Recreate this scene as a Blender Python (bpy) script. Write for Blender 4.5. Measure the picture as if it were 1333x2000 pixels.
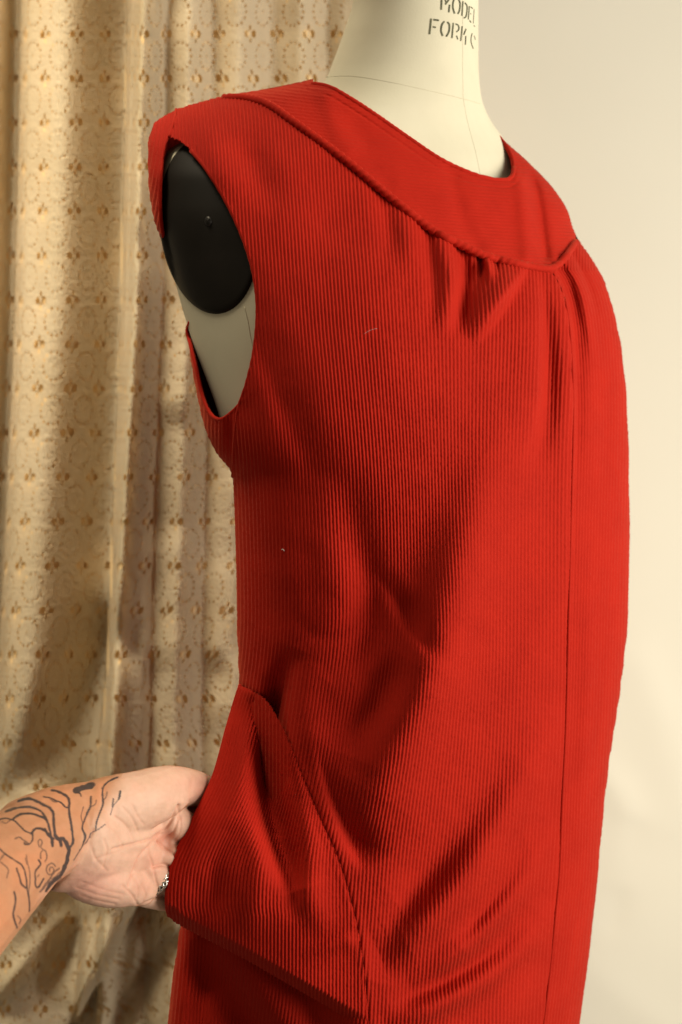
import bpy, math, random
import numpy as np
from mathutils import Vector
random.seed(4); rng = np.random.default_rng(7)
for o in list(bpy.data.objects): bpy.data.objects.remove(o)
scene = bpy.context.scene
col = scene.collection

# ------------------------------------------------------------------ camera, world, lamps, exposure
F = 2200.0            # focal length in photograph pixels (1333 x 2000)
CX, CY = 666.5, 1000.0
CAMZ = 1.25
cam_d = bpy.data.cameras.new('camera'); cam = bpy.data.objects.new('camera', cam_d); col.objects.link(cam)
cam.location = (0, 0, CAMZ); cam.rotation_euler = (math.radians(90), 0, 0)
cam_d.sensor_fit = 'VERTICAL'; cam_d.sensor_height = 36; cam_d.sensor_width = 24
cam_d.lens = 36 * F / 2000
cam_d.clip_start = 0.02; cam_d.clip_end = 60
cam_d.dof.use_dof = True; cam_d.dof.focus_distance = 0.80; cam_d.dof.aperture_fstop = 7.0
scene.camera = cam

world = bpy.data.worlds.new('World'); scene.world = world; world.use_nodes = True
bg = world.node_tree.nodes['Background']
bg.inputs[0].default_value = (1.0, 0.84, 0.60, 1); bg.inputs[1].default_value = 0.17

def area(name, loc, target, size, sy, power, color):
    d = bpy.data.lights.new(name, 'AREA'); d.shape = 'RECTANGLE'; d.size = size; d.size_y = sy
    d.energy = power; d.color = color
    o = bpy.data.objects.new(name, d); col.objects.link(o); o.location = loc
    o.rotation_euler = (Vector(target) - Vector(loc)).to_track_quat('-Z', 'Y').to_euler()
    return o
area('window_light', (1.62, 0.10, 1.40), (0.1, 0.95, 1.2), 1.0, 1.3, 53, (1.0, 0.93, 0.80))
area('curtain_fill_light', (-0.62, 0.72, 2.55), (-0.5, 1.3, 1.4), 0.5, 0.5, 8.0, (1.0, 0.87, 0.64)).data.spread = math.radians(66)  # unseen warm light overhead, added and narrowed to brighten the curtain
scene.view_settings.view_transform = 'Standard'; scene.view_settings.look = 'None'
scene.view_settings.exposure = 0.0; scene.view_settings.gamma = 1.0

# ------------------------------------------------------------------ helpers
def W(px, py, D):
    px, py, D = np.broadcast_arrays(np.asarray(px, float), np.asarray(py, float), np.asarray(D, float))
    return np.stack([(px - CX) / F * D, D, CAMZ - (py - CY) / F * D], -1)

def pchip(xs, ys):
    xs = np.asarray(xs, float); ys = np.asarray(ys, float)
    h = np.diff(xs); d = np.diff(ys) / h
    m = np.zeros_like(ys); m[0] = d[0]; m[-1] = d[-1]
    for i in range(1, len(xs) - 1):
        if d[i-1] * d[i] > 0:
            w1 = 2*h[i] + h[i-1]; w2 = h[i] + 2*h[i-1]
            m[i] = (w1 + w2) / (w1 / d[i-1] + w2 / d[i])
    def f(x):
        x = np.clip(np.asarray(x, float), xs[0], xs[-1])
        k = np.clip(np.searchsorted(xs, x) - 1, 0, len(xs) - 2)
        t = (x - xs[k]) / h[k]
        return ((2*t**3 - 3*t**2 + 1)*ys[k] + (t**3 - 2*t**2 + t)*h[k]*m[k]
                + (-2*t**3 + 3*t**2)*ys[k+1] + (t**3 - t**2)*h[k]*m[k+1])
    return f

def smooth01(x):
    x = np.clip(x, 0, 1); return x*x*(3 - 2*x)

def curve(pts, n):
    """centripetal-ish smooth resample of a 2D/3D polyline (Catmull-Rom)"""
    P = np.asarray(pts, float)
    P = np.vstack([2*P[0]-P[1], P, 2*P[-1]-P[-2]])
    out = []
    for i in range(1, len(P)-2):
        t = np.linspace(0, 1, 12, endpoint=False)[:, None]
        p0, p1, p2, p3 = P[i-1], P[i], P[i+1], P[i+2]
        out.append(.5*((2*p1) + (-p0+p2)*t + (2*p0-5*p1+4*p2-p3)*t**2 + (-p0+3*p1-3*p2+p3)*t**3))
    out.append(P[-2:-1]); Q = np.vstack(out)
    s = np.r_[0, np.cumsum(np.linalg.norm(np.diff(Q, axis=0), axis=1))]
    u = np.linspace(0, s[-1], n)
    return np.stack([np.interp(u, s, Q[:, k]) for k in range(Q.shape[1])], -1)

def inpoly(x, y, poly):
    poly = np.asarray(poly, float); inside = np.zeros(x.shape, bool)
    j = len(poly) - 1
    for i in range(len(poly)):
        xi, yi = poly[i]; xj, yj = poly[j]
        c = ((yi > y) != (yj > y)) & (x < (xj - xi) * (y - yi) / (yj - yi + 1e-12) + xi)
        inside ^= c; j = i
    return inside

def polydist(x, y, pts):
    """distance, signed side (+ right-hand of travel in image) and running parameter 0..n-1"""
    pts = np.asarray(pts, float)
    best = np.full(x.shape, 1e9); side = np.zeros(x.shape); par = np.zeros(x.shape)
    for i in range(len(pts) - 1):
        a, b = pts[i], pts[i+1]; ab = b - a; L2 = (ab**2).sum() + 1e-9
        t = np.clip(((x - a[0])*ab[0] + (y - a[1])*ab[1]) / L2, 0, 1)
        dx = x - (a[0] + t*ab[0]); dy = y - (a[1] + t*ab[1])
        d = np.hypot(dx, dy); m = d < best
        best = np.where(m, d, best); par = np.where(m, i + t, par)
        side = np.where(m, (ab[0]*(y - a[1]) - ab[1]*(x - a[0]))/math.sqrt(L2), side)
    return best, side, par

def vnoise(x, y, seed, scale):
    r = np.random.default_rng(seed).random((64, 64))
    x = x/scale; y = y/scale
    xi = np.floor(x).astype(int); yi = np.floor(y).astype(int); fx = smooth01(x-xi); fy = smooth01(y-yi)
    g = lambda a, b: r[a % 64, b % 64]
    return (g(xi, yi)*(1-fx)*(1-fy) + g(xi+1, yi)*fx*(1-fy) + g(xi, yi+1)*(1-fx)*fy + g(xi+1, yi+1)*fx*fy)*2-1

def mesh_np(name, verts, quads, mat, parent=None, smooth=True, tris=None):
    me = bpy.data.meshes.new(name)
    verts = np.asarray(verts, np.float32).reshape(-1, 3); quads = np.asarray(quads, np.int32).reshape(-1, 4)
    nt = 0 if tris is None else len(tris)
    me.vertices.add(len(verts)); me.vertices.foreach_set('co', verts.ravel())
    loops = quads.ravel()
    starts = np.arange(len(quads))*4; tot = np.full(len(quads), 4)
    if nt:
        tris = np.asarray(tris, np.int32)
        starts = np.r_[starts, len(loops) + np.arange(nt)*3]; tot = np.r_[tot, np.full(nt, 3)]
        loops = np.r_[loops, tris.ravel()]
    me.loops.add(len(loops)); me.loops.foreach_set('vertex_index', loops.astype(np.int32))
    me.polygons.add(len(starts)); me.polygons.foreach_set('loop_start', starts.astype(np.int32))
    me.polygons.foreach_set('loop_total', tot.astype(np.int32))
    if smooth: me.polygons.foreach_set('use_smooth', np.ones(len(starts), bool))
    me.update(calc_edges=True); me.validate()
    if mat: me.materials.append(mat)
    o = bpy.data.objects.new(name, me); col.objects.link(o)
    if parent: o.parent = parent
    return o

def grid_quads(nr, nc, closed=False):
    r = np.arange(nr-1)[:, None]; c = np.arange(nc if closed else nc-1)[None, :]
    a = r*nc + c; b = r*nc + (c+1) % nc
    return np.stack([a, b, b+nc, a+nc], -1).reshape(-1, 4)

def compact(verts, quads):
    used = np.unique(quads); m = np.full(len(verts), -1); m[used] = np.arange(len(used))
    return verts[used], m[quads]

def tube(name, P, rad, mat, parent=None, sides=10, twist=None, caps=True):
    P = np.asarray(P, float); n = len(P); rad = np.broadcast_to(np.asarray(rad, float), (n,))
    T = np.gradient(P, axis=0); T /= np.linalg.norm(T, axis=1)[:, None] + 1e-12
    up = np.array([0, 1.0, 0]); N = np.cross(T, up); N /= np.linalg.norm(N, axis=1)[:, None] + 1e-9
    B = np.cross(T, N)
    a = np.linspace(0, 2*np.pi, sides, endpoint=False)
    R = np.broadcast_to(rad[:, None], (n, sides)).copy()
    if twist is not None:
        s = np.r_[0, np.cumsum(np.linalg.norm(np.diff(P, axis=0), axis=1))]
        per, amp = twist
        R *= 1 + amp*np.abs(np.sin(np.pi*s[:, None]/per + a[None, :]*.5)) - amp*.5
    V = P[:, None] + R[..., None]*(np.cos(a)[None, :, None]*N[:, None] + np.sin(a)[None, :, None]*B[:, None])
    V = V.reshape(-1, 3); Q = grid_quads(n, sides, True); tr = None
    if caps:
        V = np.vstack([V, P[0], P[-1]]); k = n*sides
        j = np.arange(sides); jn = (j+1) % sides
        tr = np.vstack([np.stack([jn, j, np.full(sides, k)], -1),
                        np.stack([(n-1)*sides+j, (n-1)*sides+jn, np.full(sides, k+1)], -1)])
    return mesh_np(name, V, Q, mat, parent, True, tr)

def empty(name, loc, label, cat):
    o = bpy.data.objects.new(name, None); col.objects.link(o); o.location = (0, 0, 0)
    o.empty_display_size = .02
    o['label'] = label; o['category'] = cat
    return o

# ------------------------------------------------------------------ materials
def newmat(name):
    m = bpy.data.materials.new(name); m.use_nodes = True
    nt = m.node_tree; b = nt.nodes['Principled BSDF']
    return m, nt, b
def node(nt, t, **kw):
    n = nt.nodes.new(t)
    for k, v in kw.items(): setattr(n, k, v)
    return n
def noise(nt, scale, detail=3, rough=.6, vec=None):
    n = node(nt, 'ShaderNodeTexNoise'); n.inputs['Scale'].default_value = scale
    n.inputs['Detail'].default_value = detail; n.inputs['Roughness'].default_value = rough
    if vec is None:
        tc = node(nt, 'ShaderNodeTexCoord'); vec = tc.outputs['Object']
    nt.links.new(vec, n.inputs['Vector']); return n
def ramp(nt, fac, c0, c1, p0=.3, p1=.7):
    r = node(nt, 'ShaderNodeValToRGB'); nt.links.new(fac, r.inputs[0])
    r.color_ramp.elements[0].color = (*c0, 1); r.color_ramp.elements[1].color = (*c1, 1)
    r.color_ramp.elements[0].position = p0; r.color_ramp.elements[1].position = p1
    return r
def bump(nt, b, h, strength, dist):
    bp = node(nt, 'ShaderNodeBump'); bp.inputs['Strength'].default_value = strength
    bp.inputs['Distance'].default_value = dist; nt.links.new(h, bp.inputs['Height'])
    nt.links.new(bp.outputs[0], b.inputs['Normal']); return bp

def mat_cord():
    m, nt, b = newmat('red_corduroy')
    n1 = noise(nt, 26, 4, .6); n2 = noise(nt, 900, 2, .7)
    r = ramp(nt, n1.outputs[0], (.35, .0105, .0038), (.41, .0140, .0050), .25, .75)
    nt.links.new(r.outputs[0], b.inputs['Base Color'])
    b.inputs['Roughness'].default_value = .85; b.inputs['Specular IOR Level'].default_value = .12
    b.inputs['Sheen Weight'].default_value = .26; b.inputs['Sheen Roughness'].default_value = .32
    b.inputs['Sheen Tint'].default_value = (1.0, .22, .10, 1)
    bump(nt, b, n2.outputs[0], .45, .0006)
    return m
CORD = mat_cord()

def simple(name, c0, c1, scale, rough, spec=.3, bs=0, bscale=400, bdist=.0004, metal=0):
    m, nt, b = newmat(name)
    n1 = noise(nt, scale, 4); r = ramp(nt, n1.outputs[0], c0, c1)
    nt.links.new(r.outputs[0], b.inputs['Base Color'])
    b.inputs['Roughness'].default_value = rough; b.inputs['Specular IOR Level'].default_value = spec
    b.inputs['Metallic'].default_value = metal
    if bs: n2 = noise(nt, bscale, 3); bump(nt, b, n2.outputs[0], bs, bdist)
    return m
FORM = simple('form_canvas', (.60, .56, .42), (.66, .62, .47), 14, .75, .25, .25, 700, .0004)
PLATE = simple('dark_arm_plate', (.009, .007, .005), (.013, .010, .007), 30, .62, .14, .05, 60, .001)
INK = simple('stencil_ink', (.05, .055, .035), (.16, .16, .10), 260, .8, .1)
SEAMM = simple('seam_thread', (.55, .51, .38), (.60, .56, .42), 50, .9, .1)
STEEL = simple('screw_metal', (.02, .018, .015), (.035, .03, .026), 100, .45, .5, metal=.6)
SILVER = simple('ring_silver', (.62, .60, .54), (.78, .76, .70), 300, .28, .5, metal=1)
TARN = simple('tarnished_silver', (.03, .028, .024), (.08, .075, .06), 400, .55, .4, metal=.7)
LINT = simple('white_lint', (.6, .5, .45), (.7, .6, .55), 50, .9, .1)

def mat_lace():
    m, nt, b = newmat('cream_lace')
    n1 = noise(nt, 7, 3); n2 = noise(nt, 420, 3, .7)
    r = ramp(nt, n1.outputs[0], (.55, .48, .34), (.61, .54, .40))
    nt.links.new(r.outputs[0], b.inputs['Base Color']); b.inputs['Roughness'].default_value = .95
    b.inputs['Specular IOR Level'].default_value = .05
    bump(nt, b, n2.outputs[0], .45, .0012)
    tr = node(nt, 'ShaderNodeBsdfTranslucent'); tr.inputs[0].default_value = (.74, .54, .27, 1)
    mx = node(nt, 'ShaderNodeMixShader'); mx.inputs[0].default_value = .34
    nt.links.new(b.outputs[0], mx.inputs[1]); nt.links.new(tr.outputs[0], mx.inputs[2])
    nt.links.new(mx.outputs[0], nt.nodes['Material Output'].inputs[0])
    return m
LACE = mat_lace()
LINING = simple('tan_lining', (.68, .50, .27), (.74, .56, .32), 9, .95, .05, .3, 300, .001)

def mat_wall():
    m, nt, b = newmat('cream_wall_paper')
    n1 = noise(nt, 2.2, 3); r = ramp(nt, n1.outputs[0], (.775, .745, .645), (.80, .77, .67))
    nt.links.new(r.outputs[0], b.inputs['Base Color']); b.inputs['Roughness'].default_value = .9
    b.inputs['Specular IOR Level'].default_value = .15
    n2 = noise(nt, 120, 4); bump(nt, b, n2.outputs[0], .06, .002)
    return m
WALL = mat_wall()

def mat_skin():
    m, nt, b = newmat('skin')
    at = node(nt, 'ShaderNodeVertexColor', layer_name='skin_colour')
    n1 = noise(nt, 120, 4); r = ramp(nt, n1.outputs[0], (.93, .90, .88), (1.05, 1.04, 1.03))
    mx = node(nt, 'ShaderNodeMixRGB', blend_type='MULTIPLY'); mx.inputs[0].default_value = 1
    nt.links.new(at.outputs[0], mx.inputs[1]); nt.links.new(r.outputs[0], mx.inputs[2])
    nt.links.new(mx.outputs[0], b.inputs['Base Color'])
    b.inputs['Roughness'].default_value = .52; b.inputs['Specular IOR Level'].default_value = .32
    b.inputs['Subsurface Weight'].default_value = .12; b.inputs['Subsurface Radius'].default_value = (.006, .002, .001)
    b.inputs['Subsurface Scale'].default_value = .6
    n2 = noise(nt, 700, 4, .65); bump(nt, b, n2.outputs[0], .3, .0006)
    return m
SKIN = mat_skin()

# ------------------------------------------------------------------ the setting: wall
xs = np.linspace(-1.1, 2.2, 420); zs = np.linspace(-.2, 2.6, 420)
X, Z = np.meshgrid(xs, zs); DW = 1.62
PXw = CX + X/DW*F; PYw = CY - (Z - CAMZ)/DW*F
Y = np.full_like(X, DW) + .004*vnoise(X, Z, 3, .5)
for pts, H, wd in (([(1170,1500),(1205,1545),(1225,1600),(1215,1720)], .0022, 30), ([(1235,1620),(1215,1720),(1200,1800)], -.0016, 26),
                   ([(1190,1530),(1260,1600),(1333,1620)], .0014, 40), ([(1160,1900),(1230,1960),(1300,2010)], .0014, 40),
                   ([(1250,1300),(1300,1420),(1333,1560)], .0025, 45)):
    d, s, p = polydist(PXw, PYw, pts); Y -= H*np.exp(-(d/wd)**2)
wall = mesh_np('wall', np.stack([X, Y, Z], -1), grid_quads(420, 420), WALL)
wall['kind'] = 'structure'; wall['label'] = 'plain cream paper covered wall behind the dress form'

# ------------------------------------------------------------------ lace curtain (real holes, folds by depth)
CURT = empty('lace_curtain', None, 'cream lace curtain with crocheted wheel motifs hanging in deep folds', 'curtain')
DC = 1.36
def curtain_depth(px, py):
    D = np.full(px.shape, DC)
    def f(pts, H, wl, wr, flat=0):
        nonlocal D
        d, s, p = polydist(px, py, [(a, b) for a, b in pts]); w = np.where(s > 0, wl, wr)
        D = D + H*np.exp(-(np.maximum(d-flat, 0)/w)**2)
    V = lambda x0, x1, x2, x3: [(x0, -150), (x1, 600), (x2, 1300), (x3, 2200)]
    f(V(38, 24, -8, -60), .05, 24, 15)          # deep gutters (positive: away)
    f(V(262, 248, 205, 120), .05, 60, 10)
    xl = np.interp(py, [-150, 600, 1300, 1700, 2200], [256, 240, 214, 190, 120])
    D = D - .085*smooth01((px-xl+6)/14)*(1-smooth01((px-xl)/420))*smooth01((1750-py)/250)
    f([(205,1250),(130,1400),(70,1500),(20,1560)], .03, 55, 55)
    f(V(130, 110, 60, 0), -.035, 50, 60)          # near bulges
    f(V(285, 262, 226, 190), -.03, 12, 26)
    f(V(330, 318, 300, 280), .014, 14, 14)
    f(V(372, 366, 345, 330), -.012, 18, 18)
    f(V(420, 410, 395, 390), .017, 16, 20)
    f(V(470, 465, 455, 450), -.012, 22, 22)
    f(V(530, 525, 520, 520), .014, 18, 22)
    f(V(590, 585, 580, 580), -.012, 22, 22)
    f(V(640, 640, 640, 640), .014, 18, 18)
    f([(300,1640),(250,1760),(190,1880),(120,2010)], -.03, 60, 9)     # flaring lower fold
    f([(310,1680),(270,1780),(215,1890),(150,2010)], .05, 10, 60)
    f([(330,1840),(250,1960),(200,2050)], .03, 20, 30)
    f([(190,1790),(110,1880),(30,1960)], .012, 30, 30)
    f([(120,1800),(60,1880),(0,1940)], -.015, 25, 25)
    D = D + .006*vnoise(px, py, 11, 60)*smooth01((px-230)/60) + .004*vnoise(px, py*.4, 12, 140)
    return D
# arclength table
prow = np.arange(-160, 2180, 8.0); pcol = np.arange(-140, 900, 2.0)
PXc, PYc = np.meshgrid(pcol, prow); Dc = curtain_depth(PXc, PYc); Pc = W(PXc, PYc, Dc)
dS = np.hypot(np.diff(Pc[..., 0], axis=1), np.diff(Pc[..., 1], axis=1)*.8)
S = np.concatenate([np.zeros((len(prow), 1)), np.cumsum(dS, axis=1)], 1)
anchor = np.array([np.interp(116 - 12*smooth01((y-0)/900) - 60*smooth01((y-700)/700), pcol, S[i]) for i, y in enumerate(prow)])
S -= anchor[:, None]
k = np.exp(-np.linspace(-2, 2, 21)**2); k /= k.sum()
PER = .0535; cell = .00148
u0, u1 = -.19, .70
us = np.arange(u0, u1, cell); vs = np.arange(0, (2180+150)/F*DC, cell)
U, Vv = np.meshgrid(us, vs)
def snap(U, V):
    """pull grid points near hole rims onto the rims; return hole mask test on face centres"""
    per = PER; perx = PER*.80
    hole_list = []
    a = np.linspace(0, 2*np.pi, 14, endpoint=False)
    hole_list += [(.315*np.cos(t), .315*np.sin(t), .031, .037) for t in a] + [(0, 0, .022, .026)]
    for ox in (-.5, .5):
        for oy in (-.5, .5):
            hole_list += [(ox-.125, oy, .086, .090), (ox+.125, oy, .086, .090), (ox, oy-.135, .038, .080), (ox, oy+.135, .038, .080)]
    iu = np.round(U/perx); iv = np.round(V/per)
    lu = U/perx - iu; lv = V/per - iv
    jit = .012
    hx = np.sin(iu*12.9898+iv*78.233)*43758.5; hx = (hx-np.floor(hx))-.5
    hs = 1 + .25*hx
    nu, nv = lu.copy(), lv.copy()
    inside = np.zeros(U.shape, bool)
    for cx, cy, rx, ry in hole_list:
        rr = np.hypot((lu-cx)/(rx*hs), (lv-cy)/(ry*hs)) + 1e-9
        inside |= rr < 1
        m = np.abs(rr-1)*np.minimum(rx, ry)*per < cell*.45
        nu = np.where(m, cx+(lu-cx)/rr, nu); nv = np.where(m, cy+(lv-cy)/rr, nv)
    return (nu+iu)*perx, (nv+iv)*per, inside
SU, SV, _ = snap(U, Vv)
def lace_world(SU, SV):
    py = SV/DC*F - 150
    ri = np.clip((py - prow[0])/8.0, 0, len(prow)-1.001)
    r0 = ri.astype(int)
    out = np.zeros_like(SU)
    # invert arclength row by row (rows are nearly constant in py)
    for i in range(SU.shape[0]):
        a = r0[i]
        j = int(np.median(a)); fr = np.clip(ri[i]-j, 0, 1)
        pa = np.interp(SU[i], S[j], pcol); pb = np.interp(SU[i], S[min(j+1, len(prow)-1)], pcol)
        out[i] = pa*(1-fr)+pb*fr
    return out, py
lpx, lpy = lace_world(SU, SV)
lD = curtain_depth(lpx, lpy)
# thread relief: wheels and spokes stand proud
perx = PER*.80
lu = SU/perx-np.round(SU/perx); lv = SV/PER-np.round(SV/PER); rr = np.hypot(lu, lv); th = np.arctan2(lv, lu)
relief = .3*(.0008*np.exp(-((rr-.22)/.05)**2) + .0007*np.exp(-((rr-.40)/.04)**2) + .0004*np.cos(14*th)*np.exp(-((rr-.16)/.08)**2))
lD = lD - relief + .00022*rng.standard_normal(lD.shape)
LV = W(lpx, lpy, lD).reshape(-1, 3)
Q = grid_quads(*U.shape)
cu = SU.reshape(-1)[Q].mean(1); cv = SV.reshape(-1)[Q].mean(1)
_, _, ins = snap(cu, cv)
cpx = lpx.reshape(-1)[Q]
ok = (~ins) & (cpx.min(1) > -135) & (cpx.max(1) < 840) & (np.ptp(cpx, axis=1) < 14) 
LVc, Qc = compact(LV, Q[ok])
mesh_np('lace_sheet', LVc, Qc, LACE, CURT)
# lining cloth behind the lace
pl = np.linspace(-220, 860, 160); pr = np.linspace(-200, 2250, 160); A, B = np.meshgrid(pl, pr)
mesh_np('lining', W(A, B, curtain_depth(A, B) + .009 + .002*vnoise(A, B*.2, 21, 40)), grid_quads(160, 160), LINING, CURT)

# ------------------------------------------------------------------ dress form
FORMO = empty('dress_form', None, 'cream canvas dress form with dark arm plate wearing the red dress', 'dress form')
ty  = [-260, -80, 0, 60, 120, 160, 190, 230, 265, 300, 350, 400, 500, 650, 820, 1100, 1400, 1700, 2150]
tL = pchip(ty, [694, 693, 690, 673, 651, 634, 598, 470, 380, 325, 316, 315, 331, 371, 431, 500, 515, 490, 470])
tR = pchip(ty, [934, 934, 935, 935, 935, 937, 941, 956, 980, 1003, 1032, 1062, 1112, 1150, 1180, 1180, 1160, 1120, 1080])
tm = pchip(ty, [.965,.965,.965,.965,.965,.963,.960,.955,.952,.95,.95,.95,.95,.95,.95,.95,.95,.95,.95])
ts = pchip(ty, [.0,.0,.0,.0,.004,.01,.016,.03,.045,.055,.065,.065,.06,.055,.055,.05,.05,.05,.05])
te = pchip(ty, [.053,.053,.053,.054,.056,.059,.062,.070,.078,.085,.092,.098,.108,.12,.122,.11,.115,.12,.12])
def rowD(px, py, L, R, m, s, e, back=False):
    l, r = L(py), R(py); c = (l+r)/2; h = (r-l)/2; t = np.clip((px-c)/h, -1, 1)
    q = np.sqrt(1-t*t)
    return m(py) + s(py)*t + (e(py) if back else -e(py))*q
torsoD = lambda px, py: rowD(px, py, tL, tR, tm, ts, te)
def loft(L, R, m, s, e, ys, th):
    yy, tt = np.meshgrid(ys, th, indexing='ij')
    l, r = L(yy), R(yy); t = -np.cos(tt)
    px = (l+r)/2 + (r-l)/2*t; D = m(yy) + s(yy)*t - e(yy)*np.sin(tt)
    return px, yy, D
# arm plate ellipse (in the picture plane) and its plane
PC = np.array([409., 443.]); PA, PB, PROT = 96., 172., math.radians(7)
def plate_uv(px, py):
    dx, dy = px-PC[0], py-PC[1]
    return (dx*math.cos(PROT)-dy*math.sin(PROT))/PA*1.0, (dx*math.sin(PROT)+dy*math.cos(PROT))/PB
gx, gy = np.meshgrid(np.linspace(318, 500, 40), np.linspace(275, 610, 40)); pu, pv = plate_uv(gx, gy); mk = np.hypot(pu, pv) < .97
Acoef = np.stack([gx[mk], gy[mk], np.ones(mk.sum())], -1); sol = np.linalg.lstsq(Acoef, torsoD(gx[mk], gy[mk]), rcond=None)[0]
plateD = lambda px, py: torsoD(np.maximum(px, tL(py)+3), py)*.8 + .2*(sol[0]*px + sol[1]*py + sol[2]) - .001
ys = np.r_[np.arange(-260, 700, 4), np.arange(700, 2150, 20)]; th = np.linspace(0, 2*np.pi, 300, endpoint=False)
px, py, D = loft(tL, tR, tm, ts, te, ys, th)
pu, pv = plate_uv(px, py); dent = smooth01((1.0-np.hypot(pu, pv))/.05)*(np.sin(th)[None, :] > 0)
D = np.where(dent > 0, D*(1-dent) + np.maximum(D, plateD(px, py)+.0035)*dent, D)
V = W(px, py, D).reshape(-1, 3); nr, nc = px.shape
V = np.vstack([V, V[:nc].mean(0), V[-nc:].mean(0)]); j = np.arange(nc)
tri = np.vstack([np.stack([j, (j+1) % nc, np.full(nc, nr*nc)], -1), np.stack([(nr-1)*nc+(j+1) % nc, (nr-1)*nc+j, np.full(nc, nr*nc+1)], -1)])
mesh_np('torso', V, grid_quads(nr, nc, True), FORM, FORMO, True, tri)
# plate: domed disc with a rim that turns back
rad = np.r_[np.linspace(0, .93, 24), .96, .985, 1.0, 1.005, 1.0]; dd = np.r_[-.003*(1-np.linspace(0, .93, 24)**2)-.001, -.0008, .0002, .0022, .006, .012]
aa = np.linspace(0, 2*np.pi, 96, endpoint=False)
Rr, Aa = np.meshgrid(rad, aa, indexing='ij'); uu, vv = Rr*np.cos(Aa)*PA, Rr*np.sin(Aa)*PB
ppx = PC[0] + uu*math.cos(PROT)+vv*math.sin(PROT); ppy = PC[1] - uu*math.sin(PROT)+vv*math.cos(PROT)
plate = mesh_np('arm_plate', W(ppx, ppy, plateD(ppx, ppy)+dd[:, None]), grid_quads(len(rad), 96, True), PLATE, FORMO)
# screw in the plate
sc = np.array([407., 432.]); rad = np.array([0, 6, 9.5, 10.5, 10.5]); dd = np.array([-.0024, -.0022, -.0014, 0, .004]); aa = np.linspace(0, 2*np.pi, 24, endpoint=False)
Rr, Aa = np.meshgrid(rad, aa, indexing='ij'); spx = sc[0]+Rr*np.cos(Aa)*.75; spy = sc[1]+Rr*np.sin(Aa)
screw = mesh_np('screw', W(spx, spy, plateD(spx, spy)-.0030+dd[:, None]), grid_quads(5, 24, True), STEEL, plate)
for a in (30, 120):
    p = np.array([[sc[0]+k*6*math.cos(math.radians(a))*.75, sc[1]+k*6*math.sin(math.radians(a))] for k in np.linspace(-1, 1, 5)])
    tube('slot', W(p[:, 0], p[:, 1], plateD(p[:, 0], p[:, 1])-.0056), .0004, PLATE, plate, 6)
# seams of the canvas cover
def surf_tube(name, pts, n, r, mat, parent, Df, off=.0, **kw):
    q = curve(pts, n); return tube(name, W(q[:, 0], q[:, 1], Df(q[:, 0], q[:, 1])-off), r, mat, parent, **kw)
surf_tube('seam', [(637,150),(690,149),(760,160),(830,175),(905,193),(938,203)], 60, .0003, SEAMM, FORMO, torsoD, 0.0)
surf_tube('seam', [(904,-60),(904,60),(904,130),(905,193)], 40, .0003, SEAMM, FORMO, torsoD, -.0001)
surf_tube('seam', [(905,193),(914,240),(930,300),(944,372)], 40, .0003, SEAMM, FORMO, torsoD, -.0001)
surf_tube('seam', [(478,600),(484,625),(489,655),(497,690)], 30, .0005, SEAMM, FORMO, torsoD, 0)
# stencilled lettering
def ribbon_set(name, strokes, mat, parent, Df, off):
    Vs, Qs, k = [], [], 0
    for pts, w in strokes:
        q = curve(pts, max(6, 6*len(pts))) if len(pts) > 2 else np.linspace(pts[0], pts[1], 8)
        T = np.gradient(q, axis=0); T /= np.linalg.norm(T, axis=1)[:, None]; N = np.stack([-T[:, 1], T[:, 0]], -1)
        rows = np.stack([q + N*w*s for s in (-.5, -.25, 0, .25, .5)], 1)
        D = Df(rows[..., 0], rows[..., 1]) - off
        Vs.append(W(rows[..., 0], rows[..., 1], D).reshape(-1, 3)); Qs.append(grid_quads(len(q), 5)+k); k += len(q)*5
    return mesh_np(name, np.vstack(Vs), np.vstack(Qs), mat, parent)
L_ = [([(266,-85),(255,150)],24),([(300,-60),(330,40)],14),([(375,-10),(318,68)],24),([(384,70),(372,190)],22),
      ([(468,-30),(441,20),(434,110),(460,210)],22),([(515,-25),(543,50),(536,150),(510,215)],22),
      ([(588,18),(572,242)],20),([(618,40),(650,95),(645,200),(628,262),(598,275)],20),
      ([(685,92),(670,300)],16),([(703,103),(738,132)],16),([(698,208),(716,216)],12),([(688,312),(712,346)],16),
      ([(758,138),(745,360)],9),([(753,384),(768,410)],10),
      ([(102,283),(76,525)],24),([(138,300),(220,312)],26),([(130,410),(172,420)],24),
      ([(305,325),(266,380),(254,470),(278,550)],24),([(350,335),(381,385),(373,485),(332,560)],24),
      ([(441,350),(419,585)],20),([(474,365),(518,390),(524,450),(488,490)],18),([(490,545),(510,605)],16),
      ([(576,400),(554,627)],18),([(635,440),(600,532)],20),([(632,550),(625,685)],16),
      ([(729,508),(712,580),(715,660),(745,745)],13),([(757,545),(770,575),(774,610)],9)]
strokes = [([(830+x/7.84, y/7.84) for x, y in p], w/7.84) for p, w in L_]
ribbon_set('stencilled_lettering', strokes, INK, FORMO, torsoD, .0005)

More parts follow.
